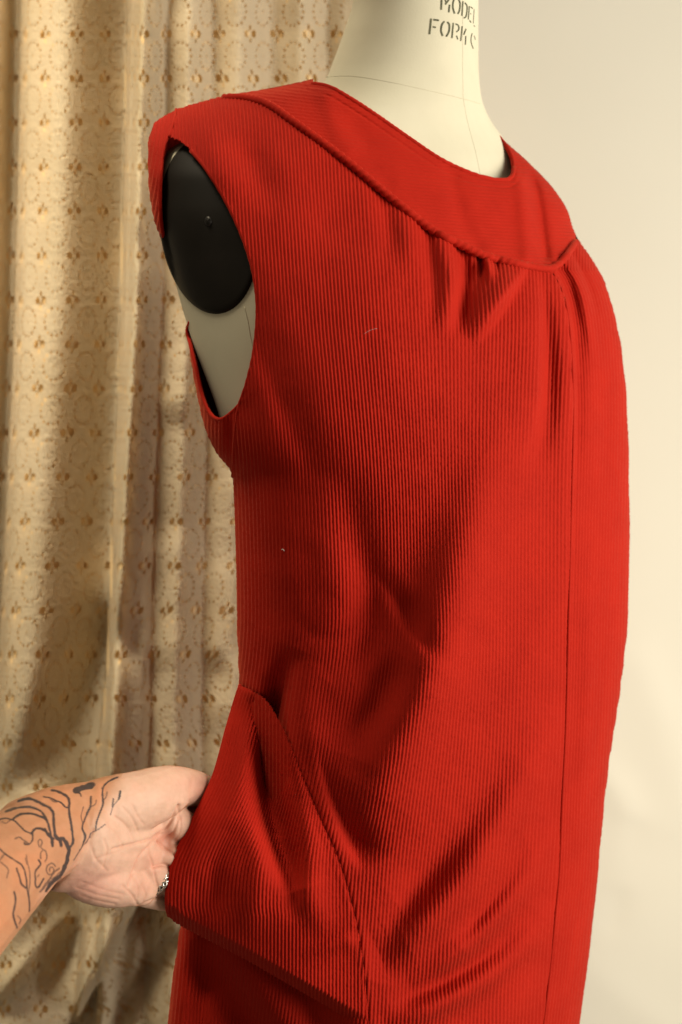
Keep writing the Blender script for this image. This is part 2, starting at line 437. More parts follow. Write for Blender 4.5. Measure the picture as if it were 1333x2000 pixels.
# ------------------------------------------------------------------ the red corduroy dress
DRESS = empty('dress', None, 'sleeveless red corduroy dress with gathered yoke and side pocket on the form', 'dress')
dy = [155, 170, 188, 200, 215, 245, 290, 350, 420, 495, 570, 640, 710, 770, 832, 880, 930, 1000, 1200, 1340, 1500, 1650, 1800, 2000, 2150]
dL = pchip(dy, [612, 545, 440, 392, 345, 300, 290, 291, 300, 328, 358, 367, 375, 386, 400, 421, 455, 459, 464, 468, 450, 405, 356, 330, 318])
dyr = [155, 190, 230, 258, 290, 325, 375, 415, 445, 475, 500, 550, 600, 700, 830, 1000, 1200, 1340, 1500, 1600, 1700, 1800, 1900, 2000, 2150]
dR = pchip(dyr, [925, 932, 947, 967, 1002, 1040, 1086, 1110, 1119, 1134, 1152, 1180, 1196, 1216, 1226, 1229, 1226, 1212, 1188, 1177, 1168, 1157, 1146, 1131, 1108])
dm = tm
ds = ts
de = pchip([155, 190, 265, 350, 500, 650, 820, 1000, 1300, 1700, 2150], [.064, .071, .088, .104, .125, .143, .152, .148, .143, .150, .155])
baseD = lambda px, py: rowD(px, py, dL, dR, dm, ds, de)

# folds: (points, heights cm toward the viewer, width on the left of travel, width on the right of travel); lines run downward in the picture
SEAM_C = curve([(1075,528),(1094,560),(1109,620),(1117,720),(1119,830),(1115,1000),(1110,1200),(1105,1400),(1098,1550),(1092,1700),(1083,1800),(1071,1920),(1060,2010),(1050,2100)], 80)
SEAM_S = curve([(468,1338),(500,1352),(522,1368),(545,1405),(575,1470),(602,1540),(632,1610),(662,1680),(684,1750),(702,1830),(714,1920),(722,2010),(728,2100)], 80)
FOLDS = [
 # bust and the long ridge sweeping down-left from it
 ([(1005,740),(968,890),(920,1050),(878,1200),(847,1305),(797,1430),(737,1550),(690,1630)], [0,.6,1.5,2.2,2.5,2.1,1.2,0], 62, 72),
 ([(740,1110),(790,1190),(838,1262)], [0,-.5,-.35], 16, 26),
 ([(660,900),(700,1040),(725,1160),(705,1260),(640,1330)], [0,-.5,-.8,-.6,0], 40, 36),
 ([(620,1000),(650,1130),(650,1240)], [0,.15,0], 40, 36),
 ([(800,1290),(760,1350),(715,1420),(690,1480)], [0,-.5,-.5,0], 45, 40),
 # hollow beside the pocket
 ([(572,1262),(545,1340),(528,1420),(520,1500),(530,1590),(560,1690),(600,1780)], [0,-1.3,-2.4,-2.6,-2.3,-1.3,0], 22, 26),
 ([(600,1290),(600,1400),(650,1520),(690,1640)], [0,.3,.5,0], 30, 34),
 ([(625,1440),(650,1540),(690,1640),(720,1700)], [0,-.7,-.9,0], 16, 34),
 # diagonal pulls in the skirt
 ([(1085,1380),(1040,1490),(965,1630),(885,1750),(800,1830),(740,1860)], [0,.7,1.1,1.2,.9,0], 44, 40),
 ([(1000,1480),(920,1600),(840,1700),(770,1760)], [0,-.5,-.7,0], 45, 45),
 ([(1088,1600),(1030,1710),(960,1800),(880,1870),(800,1920)], [0,.5,.8,.75,0], 26, 22),
 ([(1030,1640),(985,1730),(930,1800),(900,1850)], [0,-.35,-.45,0], 20, 20),
 ([(1086,1760),(1020,1850),(930,1920),(840,1970),(760,2010)], [0,.7,1.0,.9,0], 30, 26),
 ([(1040,1770),(960,1860),(860,1920),(760,1960)], [0,-.45,-.6,0], 26, 26),
 ([(880,1640),(800,1760),(760,1850),(740,1920)], [0,-.5,-.6,0], 35, 35),
 ([(1070,1880),(1000,1970),(930,2060)], [0,.4,.5], 28, 28),
 # gathers under the yoke
 ([(832,440),(842,500),(848,570),(845,650)], [-.3,-.45,-.3,0], 16, 16),
 ([(866,470),(884,535),(878,600),(860,660)], [.45,.75,.5,0], 22, 20),
 ([(898,490),(908,540),(902,600),(890,660)], [-.7,-1.2,-.8,0], 16, 20),
 ([(1012,530),(985,570),(955,615),(920,664)], [.7,1.3,1.1,0], 34, 13),
 ([(938,500),(940,535),(930,575)], [-.6,-.5,0], 8, 8),
 ([(950,508),(958,530),(962,560)], [.5,.45,0], 7, 7),
 ([(968,512),(975,530)], [-.45,0], 6, 7),
 ([(780,400),(800,470),(810,560)], [.2,.35,0], 24, 26),
 ([(745,375),(760,440),(765,520)], [-.2,-.3,0], 20, 24),
 ([(1038,530),(1046,600),(1047,700),(1040,800),(1005,910)], [.1,.5,.7,.6,0], 60, 9),
 ([(1056,540),(1066,620),(1070,720),(1066,830),(1045,930)], [-.15,-.5,-.6,-.5,0], 12, 20),
 ([(1078,535),(1102,610),(1112,720),(1114,850),(1110,1010),(1104,1300)], [.2,.6,.75,.6,.35,0], 30, 5),
 # the far front: soft pleats beside the centre seam
 ([(1090,525),(1116,595),(1128,700),(1128,830),(1122,960)], [-.4,-.65,-.5,-.4,0], 5, 14),
 ([(1104,505),(1132,560),(1150,640),(1160,740)], [.4,.6,.45,0], 9, 14),
 ([(1120,492),(1150,560),(1170,620)], [-.45,-.4,0], 7, 9),
 ([(1185,720),(1185,860),(1175,1000)], [0,-.25,0], 16, 16),
 ([(1150,1050),(1150,1300),(1140,1500),(1128,1650)], [0,.25,.25,0], 16, 16),
 # shoulder and side
 ([(470,250),(500,330),(560,420)], [0,-.55,0], 32, 34),
 ([(400,215),(420,300),(470,400)], [0,.35,0], 26, 30),
 ([(600,310),(650,420),(660,520)], [0,-.4,0], 60, 55),
 ([(500,640),(540,740),(590,860),(640,960)], [-.15,-.3,-.25,0], 26, 44),
 ([(480,800),(520,960),(560,1120),(590,1250)], [0,.3,.35,0], 45, 45),
 ([(740,480),(760,640),(760,800)], [0,.3,0], 80, 80),
 ([(560,1180),(620,1240),(680,1215),(740,1150)], [0,-.08,-.1,0], 16, 16),
]
FOLDS = [(curve([(*p, h*1.3) for p, h in zip(pts, hs)], 22), wl, wr) for pts, hs, wl, wr in FOLDS]
def fold_h(px, py):
    h = np.zeros(px.shape)
    for c, wl, wr in FOLDS:
        ext = 3*max(wl, wr)
        m = (px > c[:, 0].min()-ext) & (px < c[:, 0].max()+ext) & (py > c[:, 1].min()-ext) & (py < c[:, 1].max()+ext)
        if not m.any(): continue
        d, s, p = polydist(px[m], py[m], c[:, :2])
        w = wr + (wl-wr)*smooth01(s/(.8*(wl+wr))+.5)       # travelling down the picture, side>0 lies to the left
        h[m] += np.interp(p, np.arange(len(c)), c[:, 2])*np.exp(-(d/w)**2)
    h += .10*vnoise(px, py, 31, 90) + .05*vnoise(px, py, 32, 40)
    return h*.01
def edge_fade(px, py):
    l, r = dL(py), dR(py); return smooth01(np.minimum(px-l, r-px)/35)
def seam_groove(px, py):
    d, s, _ = polydist(px, py, SEAM_S); g = .0009*np.exp(-(d/3.0)**2) - .0003*np.exp(-((d-9)/6)**2)
    d, s, _ = polydist(px, py, SEAM_C)
    g += .0011*np.exp(-(d/2.6)**2)
    return g
def dressD(px, py):
    px = np.asarray(px, float); py = np.asarray(py, float)
    px, py = np.broadcast_arrays(px, py)
    return baseD(px, py) - fold_h(px, py)*edge_fade(px, py) + seam_groove(px, py)

WALE = 7.1
def wale_h(w, amp):
    p = (w/WALE) % 1.0
    return amp*(.5-.5*np.cos(2*np.pi*p))**.85
def cloth(name, PX, PY, Dm, w, amp, keep, parent=DRESS, hairs=True):
    """dense cloth sheet; wales are real ridges pushed out along the normal"""
    P = W(PX, PY, Dm)
    du = np.gradient(P, axis=1); dv = np.gradient(P, axis=0)
    N = np.cross(du, dv); N /= np.linalg.norm(N, axis=-1)[..., None] + 1e-12
    # face the camera
    sgn = np.sign((N*(P-np.array([0, 0, CAMZ]))).sum(-1)); N *= -sgn[..., None]
    P = P + N*(wale_h(w, amp) + .00010*rng.standard_normal(PX.shape))[..., None]
    Q = grid_quads(*PX.shape)
    cx = PX.reshape(-1)[Q].mean(1); cy = PY.reshape(-1)[Q].mean(1)
    ok = keep(cx, cy) & (np.ptp(PX.reshape(-1)[Q], axis=1) > 1e-4)
    V, Q = compact(P.reshape(-1, 3), Q[ok])
    return mesh_np(name, V, Q, CORD, parent)
AMP = .00088
PIPING = curve([(440,190),(490,193),(530,207),(570,235),(620,271),(680,316),(740,366),(800,415),(850,452),(900,478),(950,500),(1000,513),(1040,521),(1074,525),(1096,512),(1112,492),(1125,473)], 200)
ARMH = curve([(345,216),(336,248),(332,268),(352,276),(385,306),(425,362),(462,432),(488,500),(501,560),(504,620),(497,690),(483,750),(467,800),(459,870),(456,930)], 120)
NECK = curve([(612,164),(645,171),(690,196),(740,229),(800,271),(860,311),(915,337),(955,349),(985,352),(1000,345),(1004,328)], 110)
NECK2 = curve([(1004,328),(1000,308),(988,285),(967,259)], 40)

q = SEAM_C[3:]; tube('centre_seam', W(q[:, 0]+1, q[:, 1], dressD(q[:, 0]+1, q[:, 1])-.0011), .0013, CORD, DRESS, 8)
# main front panel (viewer's left of the centre seam)
front_poly = np.vstack([ARMH, [(456,930),(440,1000),(440,1338)], SEAM_S, [(1050,2100)], SEAM_C[::-1]+np.array([5, 0]), PIPING[PIPING[:, 0] < 1074][::-1], [(440,150),(345,150)]])
ws = np.arange(280, 1140, WALE/6); rows = np.arange(180, 2100, 3.0)
WW, YY = np.meshgrid(ws, rows)
lean = pchip([180, 600, 1000, 1200, 1450, 1700, 2100], [-34, -5, 25, 30, 2, -32, -55])(YY)
lf = smooth01((1000-WW)/330)
drift = -38*smooth01((YY-1250)/900)*(1-lf) + lean*lf + 10*np.exp(-((YY-620)/200)**2)*smooth01((WW-800)/200)
PX = WW + drift
hh = fold_h(PX, YY)
PX = PX + np.gradient(hh, axis=1)*0 + 260*(hh-np.mean(hh))*.9
PX = np.clip(PX, dL(YY)+.02, dR(YY)-.02)
front = cloth('front_panel', PX, YY, dressD(PX, YY), WW, AMP, lambda x, y: inpoly(x, y, front_poly))
# far front panel (right of the centre seam)
far_poly = np.vstack([SEAM_C, [(1300,2100),(1300,440)], PIPING[PIPING[:, 0] >= 1074][::-1]])
ws = np.arange(1030, 1290, WALE/6*.8); WW, YY = np.meshgrid(ws, rows)
sc_x = np.interp(YY, SEAM_C[:, 1], SEAM_C[:, 0])
PX = np.clip(sc_x + (WW-1075), dL(YY), dR(YY)-.02)
cloth('front_panel', PX, YY, dressD(PX, YY)-.0004, WW*1.25, AMP*.8, lambda x, y: inpoly(x, y, far_poly))
# underarm piece
UAE = curve([(474,784),(455,804),(433,819),(416,813),(403,792),(393,762),(382,712),(372,672),(366,645),(372,628)], 60)
ua_poly = np.vstack([UAE, [(340,642),(340,945),(475,945)]])
ws = np.arange(350, 480, WALE/6); r2 = np.arange(636, 950, 2.4); WW, YY = np.meshgrid(ws, r2)
PX = np.clip(WW, dL(YY)+.02, None)
cloth('underarm_panel', PX, YY, baseD(PX, YY)+.004+.008*smooth01((PX-430)/25), WW, AMP*.6, lambda x, y: inpoly(x, y, ua_poly))
q = UAE; tube('armhole_edge', W(q[:, 0], q[:, 1], baseD(q[:, 0], q[:, 1])+.0055+.008*smooth01((q[:, 0]-430)/25)), .0015, CORD, DRESS, 10)

# yoke: wales run across
yoke_poly = np.vstack([PIPING, [(1125,465),(1122,440),(1300,415),(1300,258),(966,250)], NECK2[::-1], NECK[::-1], [(612,150),(440,150)]])
YW = 6.6
cols = np.arange(425, 1140, 2.2); wr_ = np.arange(100, 560, YW/7)
XX, WW = np.meshgrid(cols, wr_)
YYk = WW + .07*(XX-760) + 14*np.sin((XX-560)/260) 
def yokeD(px, py):
    d, s, p = polydist(px, py, NECK)
    f = np.zeros(px.shape)
    for c, H, w in ([[(880,330),(900,420),(930,480)], -.12, 18], [[(1040,330),(1055,420),(1065,500)], -.35, 12], [[(1015,345),(1025,420),(1030,500)], .2, 16],
                    [[(700,250),(720,300),(760,360)], -.03, 16], [[(640,190),(650,240),(680,290)], .1, 20]):
        dd_, _, _ = polydist(px, py, c); f += .028*H*np.exp(-(dd_/w)**2)
    g = .0011*np.exp(-((d-16)/2.6)**2)
    return baseD(px, py) - .0016 - f*edge_fade(px, py) + g + .0006*vnoise(px, py, 41, 30)
PX = np.clip(XX, dL(YYk)+.02, dR(YYk)-.02)
WALE, keepW = YW, WALE
cloth('yoke', PX, YYk, yokeD(PX, YYk), WW, AMP*.42, lambda x, y: inpoly(x, y, yoke_poly))
WALE = keepW
q = PIPING; tube('piping', W(q[:, 0], q[:, 1], np.minimum(dressD(q[:, 0], q[:, 1]), baseD(q[:, 0], q[:, 1])-.001)-.0022), .0029, CORD, DRESS, 16, (.0058, .45))
q = NECK; tube('neckline_edge', W(q[:, 0], q[:, 1], yokeD(q[:, 0], q[:, 1])+.0006), .0019, CORD, DRESS, 12, (.0028, .25))
q = NECK2; tube('neckline_edge', W(q[:, 0], q[:, 1], yokeD(q[:, 0], q[:, 1])+.0012), .0019, CORD, DRESS, 12, (.0028, .2))
q = ARMH[16:]; tube('armhole_edge', W(q[:, 0], q[:, 1], dressD(q[:, 0], q[:, 1])+.0014), .0017, CORD, DRESS, 12, (.0036, .18))
# facing folded inside the armhole
q = ARMH[14:]; Df = dressD(q[:, 0], q[:, 1]); st = np.linspace(0, 1, 8)[None, :]
mesh_np('armhole_facing', W(q[:, :1] + st*30, q[:, 1:2] + 0*st, Df[:, None]+.0014+st*.008), grid_quads(len(q), 8), CORD, DRESS)
# back panel: closes the dress behind the form
ysb = np.arange(190, 2110, 5.0); thb = np.linspace(np.pi*1.0, np.pi*2, 420)
bpx, bpy_, bD = loft(dL, dR, dm, ds, de, ysb, thb)
bk = .0009*(np.abs(np.sin(thb*190))**.6)[None, :] + .003*vnoise(bpx, bpy_, 51, 80)
mesh_np('back_panel', W(bpx, bpy_, bD+bk), grid_quads(*bpx.shape), CORD, DRESS)
q = curve([(345,214),(339,240),(331,268)], 30)
tube('shoulder_seam', W(q[:, 0], q[:, 1], dressD(q[:, 0], q[:, 1])-.0006), .0013, CORD, DRESS, 10)
# shoulder cap behind the seam, turning over to the back
ws = np.arange(286, 350, WALE/6); r2 = np.arange(205, 504, 2.0); WW, YY = np.meshgrid(ws, r2); PX = np.clip(WW, dL(YY)+.02, None)
CAPE = curve([(331,268),(322,288),(316,325),(313,380),(315,430),(321,470),(327,500)], 40)
cap_poly = np.vstack([[(346,205),(340,240)], CAPE, [(280,500),(280,205)]])
cloth('shoulder_panel', PX, YY, baseD(PX, YY)+.002, WW*.9+YY*.15, AMP*.7, lambda x, y: inpoly(x, y, cap_poly))
q = CAPE; tube('armhole_edge', W(q[:, 0], q[:, 1], baseD(q[:, 0], q[:, 1])+.0032), .0015, CORD, DRESS, 10, (.0036, .15))

# pocket flap pulled outward, TPS depth
EDGE = curve([(468,1338),(455,1380),(441,1428),(428,1478),(415,1520),(392,1570),(368,1618),(345,1662),(332,1695),(326,1735),(325,1770),(329,1788)], 60)
BOT = curve([(329,1788),(345,1803),(400,1832),(480,1874),(560,1920),(640,1966),(715,2012),(740,2040)], 60)
def tps_fit(P, z, lam=1e-6):
    P = np.asarray(P, float)/300.; d = np.linalg.norm(P[:, None]-P[None], axis=-1); K = np.where(d > 0, d*d*np.log(d+1e-12), 0) + lam*np.eye(len(P))
    A = np.c_[np.ones(len(P)), P]; M = np.block([[K, A], [A.T, np.zeros((3, 3))]])
    c = np.linalg.solve(M, np.r_[z, 0, 0, 0])
    def f(x, y):
        x = np.asarray(x, float)/300.; y = np.asarray(y, float)/300.; out = c[-3]+c[-2]*x+c[-1]*y
        for (a, b), k_ in zip(P, c):
            r2_ = (x-a)**2+(y-b)**2; out = out + k_*.5*r2_*np.log(r2_+1e-12)
        return out
    return f
cps, czs = [], []
for a, b in SEAM_S[::3]:
    a_ = np.array([max(a, 475.)]); b_ = np.array([b]); cps.append((a, b)); czs.append(float((baseD(a_, b_) - fold_h(a_, b_)*edge_fade(a_, b_))[0]))
for (a, b, z) in ((455,1380,.868),(441,1428,.852),(415,1520,.825),(368,1618,.805),(332,1695,.797),(325,1770,.797),(345,1803,.803),(480,1874,.795),(600,1943,.788),
                  (440,1600,.795),(420,1720,.787),(500,1780,.784),(480,1500,.822)):
    cps.append((a, b)); czs.append(z)
flap0 = tps_fit(cps, czs)
FLAPF = [([(500,1370),(492,1450),(470,1540),(440,1620)], [0,.5,.5,0], 22, 30),
         ([(555,1290),(535,1380),(524,1460),(524,1550),(545,1640),(580,1740)], [0,-2.0,-3.6,-4.0,-3.0,0], 24, 36),
         ([(470,1600),(430,1680),(420,1740),(415,1800)], [0,-.35,-.5,0], 22, 28),
         ([(590,1560),(600,1660),(610,1760),(640,1830)], [0,.55,.7,0], 26, 30),
         ([(500,1600),(510,1680),(500,1760),(480,1830)], [0,.4,.35,0], 26, 26),
         ([(560,1640),(575,1720),(570,1800)], [0,-.6,0], 20, 18),
         ([(690,1835),(640,1850),(590,1870)], [.4,.3,0], 16, 16),
         ([(380,1700),(390,1750),(385,1810)], [0,-.2,0], 16, 16)]
FLAPF = [(curve([(*p, h) for p, h in zip(a, b)], 20), c, d) for a, b, c, d in FLAPF]
def flapD(px, py):
    h = np.zeros(px.shape)
    for c, wl, wr in FLAPF:
        d, s, p = polydist(px, py, c[:, :2]); h += np.interp(p, np.arange(len(c)), c[:, 2])*np.exp(-(d/(wr+(wl-wr)*smooth01(s/(.8*(wl+wr))+.5)))**2)
    h += .08*vnoise(px, py, 61, 60)
    db, _, _ = polydist(px, py, BOT); de_, _, _ = polydist(px, py, EDGE); dsx, _, _ = polydist(px, py, SEAM_S)
    roll = .016*np.sqrt(np.clip(1-db/22, 0, 1))**2.2 * smooth01((750-px)/120)
    rolle = .0035*np.clip(1-de_/6, 0, 1)**2
    hem = .0009*np.exp(-((de_-34)/2.4)**2)*0
    return flap0(px, py) - .01*h*smooth01(dsx/26) + roll + rolle + hem + seam_groove(px, py)
flap_poly = np.vstack([EDGE, BOT, [(735,2040)], SEAM_S[::-1][4:]])
ws = np.arange(-6, 430, WALE/6); r3 = np.arange(1330, 2060, 2.4); WW, YY = np.meshgrid(ws, r3)
ex = np.interp(YY, EDGE[:, 1], EDGE[:, 0]); ex = np.where(YY > 1788, 329-.0*(YY-1788), ex)
PX = WW + 329 + (ex-329)*(1-smooth01(WW/420)) 
PX = PX + 200*(.01*np.sin(YY/60)*.0)
PXs = np.maximum(PX, ex) 
flap = cloth('pocket_panel', PXs, YY, flapD(PXs, YY), WW, AMP, lambda x, y: inpoly(x, y, flap_poly))
q = EDGE; tube('pocket_edge', W(q[:, 0]+1.5, q[:, 1], flapD(q[:, 0]+1.5, q[:, 1])+.0010), .0015, CORD, flap, 10)
q = EDGE[2:-2]; st = np.linspace(0, 1, 8)[None, :]; Df = flapD(q[:, 0]+2, q[:, 1])
mesh_np('pocket_facing', W(q[:, :1]+2+st*45, q[:, 1:2]+0*st, Df[:, None]+.0022+st*.006), grid_quads(len(q), 8), CORD, flap)
# skirt side beneath the pulled pocket
ws = np.arange(300, 780, WALE/6); r4 = np.arange(1330, 2110, 3.0); WW, YY = np.meshgrid(ws, r4)
PX = np.clip(WW - 20*smooth01((YY-1800)/300), dL(YY)+.02, dR(YY))
side_poly = np.vstack([[(300,1335),(468,1338)], SEAM_S, [(300,2100)]])
SF = [([(380,1830),(420,1900),(470,1980),(520,2080)], [0,-1.6,-2.2,-2.0], 45, 40), ([(420,1850),(500,1930),(590,2020),(650,2100)], [.6,.8,.8,.6], 40, 40)]
SF = [(curve([(*p, h) for p, h in zip(a, b)], 20), c, d) for a, b, c, d in SF]
def sideD(px, py):
    h = .08*vnoise(px, py, 71, 50)
    for c, wl, wr in SF:
        d, s, p = polydist(px, py, c[:, :2]); h = h + np.interp(p, np.arange(len(c)), c[:, 2])*np.exp(-(d/(wr+(wl-wr)*smooth01(s/(.8*(wl+wr))+.5)))**2)
    d, _, _ = polydist(px, py, SEAM_S)
    return baseD(px, py) - .01*h*edge_fade(px, py)*smooth01(d/60) + .034*smooth01(d/120)*smooth01((px-dL(py))/70)
cloth('side_panel', PX, YY, sideD(PX, YY), WW, AMP, lambda x, y: inpoly(x, y, side_poly))
# stray lint on the nap
for (x, y, L, a) in ((553,1073,3,.4),(724,645,14,-.4)):
    t = np.linspace(-1, 1, 8); q = np.stack([x+L*t*math.cos(a), y+L*t*math.sin(a)+2*t*t], -1)
    Dq = np.minimum(dressD(q[:, 0], q[:, 1]), 9)-.0014
    if (x, y) == (620, 1700): Dq = flapD(q[:, 0], q[:, 1])-.0014
    tube('lint', W(q[:, 0], q[:, 1], Dq), .00006 if L > 6 else .0003, LINT, DRESS, 5)

# ------------------------------------------------------------------ hand and forearm reaching into the pocket
def handD(x): return np.interp(x, [-200, -80, 0, 60, 130, 240, 330, 400, 480], [.60, .655, .69, .715, .745, .785, .812, .838, .865])
sph_a = np.linspace(0, np.pi, 13); sph_b = np.linspace(0, 2*np.pi, 20, endpoint=False)
SA, SB = np.meshgrid(sph_a, sph_b, indexing='ij')
unit = np.stack([np.sin(SA)*np.cos(SB), np.cos(SA), np.sin(SA)*np.sin(SB)], -1).reshape(-1, 3); uq = grid_quads(13, 20, True)
HV, HQ = [], []; hk = 0
def chain(pts, flat=.75):
    """pts: (px, py, radius px, extra depth m)"""
    global hk
    P = curve(pts, max(8, len(pts)*9))
    for x, y, r, dz in P:
        D = float(handD(x)) + dz; c = W(x, y, D); rm = r*D/F
        HV.append(unit*np.array([rm, rm*flat, rm]) + c); HQ.append(uq+hk); hk += len(unit)
chain([(-179,1824,170,.0),(-97,1765,140,.0),(-14,1706,110,0),(47,1662,90,0),(90,1636,84,.0)], .8)      # forearm
chain([(60,1632,78,.002),(120,1610,76,.002),(180,1588,62,.002)], .7)                                        # radial side of wrist
chain([(125,1645,98,.0),(165,1648,92,.002),(215,1645,84,.006),(262,1645,70,.010)], .52)                     # palm core
chain([(160,1600,66,.0),(215,1582,66,-.006),(270,1565,60,-.009),(315,1548,52,-.006),(345,1538,42,-.002),(378,1540,36,.003),(410,1549,31,.008),(450,1562,29,.012),(490,1575,26,.016)], .80)   # thenar and thumb
chain([(140,1698,42,-.002),(175,1712,50,-.006),(215,1722,50,-.006),(250,1728,42,-.003),(275,1735,34,.0)], .80)      # heel of the hand
chain([(262,1640,56,.012),(310,1618,40,.002),(346,1610,34,-.005),(370,1624,30,.008),(392,1660,29,.026),(400,1700,26,.040)], .9)   # index
chain([(325,1585,30,.010),(360,1588,24,.016),(400,1596,24,.026),(430,1606,22,.034)], .9)
chain([(262,1660,52,.010),(300,1665,38,.003),(330,1672,32,-.003),(352,1700,29,.016),(370,1735,27,.050)], .9)     # middle
chain([(250,1690,46,.004),(285,1700,35,-.002),(312,1712,28,-.003),(340,1728,26,.006),(375,1745,25,.03)], .9)      # ring finger
chain([(235,1715,42,.004),(268,1735,32,.004),(298,1750,25,.008),(330,1758,22,.014),(370,1768,20,.022)], .9)     # little finger
tmp = mesh_np('tmp_hand', np.vstack(HV), np.vstack(HQ), None)
md = tmp.modifiers.new('r', 'REMESH'); md.mode = 'VOXEL'; md.voxel_size = .00085; md.use_smooth_shade = True
md = tmp.modifiers.new('s', 'SMOOTH'); md.factor = .5; md.iterations = 16
dg = bpy.context.evaluated_depsgraph_get(); hm = bpy.data.meshes.new_from_object(tmp.evaluated_get(dg))
bpy.data.objects.remove(tmp)
hm.name = 'person_hand'
nv = len(hm.vertices); co = np.zeros(nv*3); hm.vertices.foreach_get('co', co); co = co.reshape(-1, 3)
no = np.zeros(nv*3); hm.vertices.foreach_get('normal', no); no = no.reshape(-1, 3)
hx = CX + co[:, 0]/co[:, 1]*F; hy = CY - (co[:, 2]-CAMZ)/co[:, 1]*F
facing = smooth01(-(no*((co-np.array([0, 0, CAMZ]))/np.linalg.norm(co-np.array([0, 0, CAMZ]), axis=1)[:, None])).sum(1)*4)
def z5(p): return [(x/5, 1480+y/5) for x, y in p]
def z2(p): return [(x/2.666, 1400+y/2.666) for x, y in p]
CREASE = [  # points in crop pixels, depth mm, width px
 (z2([(590,690),(700,660),(800,630),(870,570),(930,462)]), 1.1, 5),
 (z2([(670,880),(710,770),(790,660),(850,610)]), 1.0, 5),
 (z2([(820,880),(800,800),(780,700),(800,660)]), .5, 4),
 (z2([(245,915),(330,840),(400,760),(455,650),(485,590)]), .9, 6),
 (z2([(540,780),(560,700),(545,640)]), .4, 4), (z2([(560,560),(610,610),(650,680)]), .4, 4),
 (z2([(600,520),(660,570),(700,640)]), .4, 4), (z2([(640,470),(690,530),(720,600)]), .35, 4),
 (z2([(690,460),(720,520),(750,560)]), .3, 4),
 (z2([(640,880),(690,930),(720,985)]), .5, 5), (z2([(720,985),(800,950),(850,935)]), .8, 4),
 (z2([(930,462),(930,520),(905,600),(880,650)]), .8, 5), (z2([(940,520),(940,590),(915,650)]), .5, 4),
 (z2([(420,930),(520,960),(600,975)]), .25, 4), (z2([(400,890),(520,930),(620,950)]), .25, 4), (z2([(430,860),(540,900),(640,925)]), .2, 4),
 (z2([(740,870),(760,930),(745,960)]), .4, 4), (z2([(690,820),(720,890),(715,940)]), .35, 4), (z2([(1000,320),(990,380),(985,440)]), .25, 5),
 (z2([(845,650),(880,690),(915,720)]), 1.6, 6), (z2([(800,780),(850,770),(900,790)]), 1.4, 6), (z2([(500,740),(620,700),(700,670)]), .4, 5), (z2([(480,690),(500,740),(560,800)]), .3, 4)]
disp = np.zeros(nv)
for pts, dp, wd in CREASE:
    m = (facing > 0)
    d, s, p = polydist(hx[m], hy[m], curve(pts, 24)); disp[m] -= dp*.0010*np.exp(-(d/(wd*.55))**2)*facing[m] - dp*.0002*np.exp(-((d-wd*1.6)/(wd*1.2))**2)*facing[m]
# hollow of the palm, tendons at the wrist
for (x, y, rx, ry, h) in ((325,1642,20,20,-5.0),(262,1668,40,26,-1.5),(300,1690,16,20,.8),(345,1640,10,34,.8)):
    disp += .001*h*np.exp(-(((hx-x)/rx)**2+((hy-y)/ry)**2))*facing
for pts, h, wd in ((z5([(960,300),(930,480),(900,640),(860,780)]), .9, 9), (z5([(1010,300),(990,480),(950,620)]), -.5, 6), (z5([(860,420),(840,600),(800,780)]), -.5, 7)):
    d, s, p = polydist(hx, hy, curve(pts, 20)); disp += .001*h*np.exp(-(d/wd)**2)*facing
disp += .00010*vnoise(hx, hy, 81, 9) + .00006*vnoise(hx+hy*.4, hy*3, 82, 12)
co += no*disp[:, None]; hm.vertices.foreach_set('co', co.ravel())
# skin colour: tanned forearm, paler palm, pinker heel and finger pads; then the ink
lin = lambda c: np.array([((v/255+.055)/1.055)**2.4 for v in c])
arm_c, palm_c, pink_c, heel_c = lin((190,138,104)), lin((214,176,154)), lin((206,142,122)), lin((205,150,134))
WL = curve(z2([(700,1700),(300,1060),(225,950),(330,850),(400,760),(450,660),(500,560),(560,440),(620,330)]), 40)
d, s, p = polydist(hx, hy, WL); sd = d*np.sign(s)
pm = smooth01(sd/46+.5) if sd[np.argmin((hx-250)**2+(hy-1620)**2)] > 0 else smooth01(-sd/46+.5)
pm = pm*facing
colr = arm_c[None]*(1-pm[:, None]) + palm_c[None]*pm[:, None]
def blend(c, f):
    global colr
    colr = colr*(1-f[:, None]) + c[None]*f[:, None]
for x, y, rx, ry, f in ((328,1640,20,24,.8),(300,1690,28,26,.5),(285,1735,30,18,.35),(360,1530,40,18,.3)):
    blend(pink_c, pm*f*np.exp(-(((hx-x)/rx)**2+((hy-y)/ry)**2)))
blend(heel_c, pm*.75*np.exp(-(((hx-170)/70)**2+((hy-1730)/42)**2)))
blend(lin((214,140,98)), .6*smooth01((vnoise(hx, hy, 91, 40)+.2)/1.2)*(1-pm)*.5)
blend(lin((228,172,150)), .3*smooth01(vnoise(hx, hy, 92, 22))*pm)
for pts, dp, wd in CREASE:
    d, _, _ = polydist(hx, hy, curve(pts, 24)); blend(lin((205,130,105)), .24*min(1, dp+.2)*np.exp(-(d/2.4)**2)*facing)
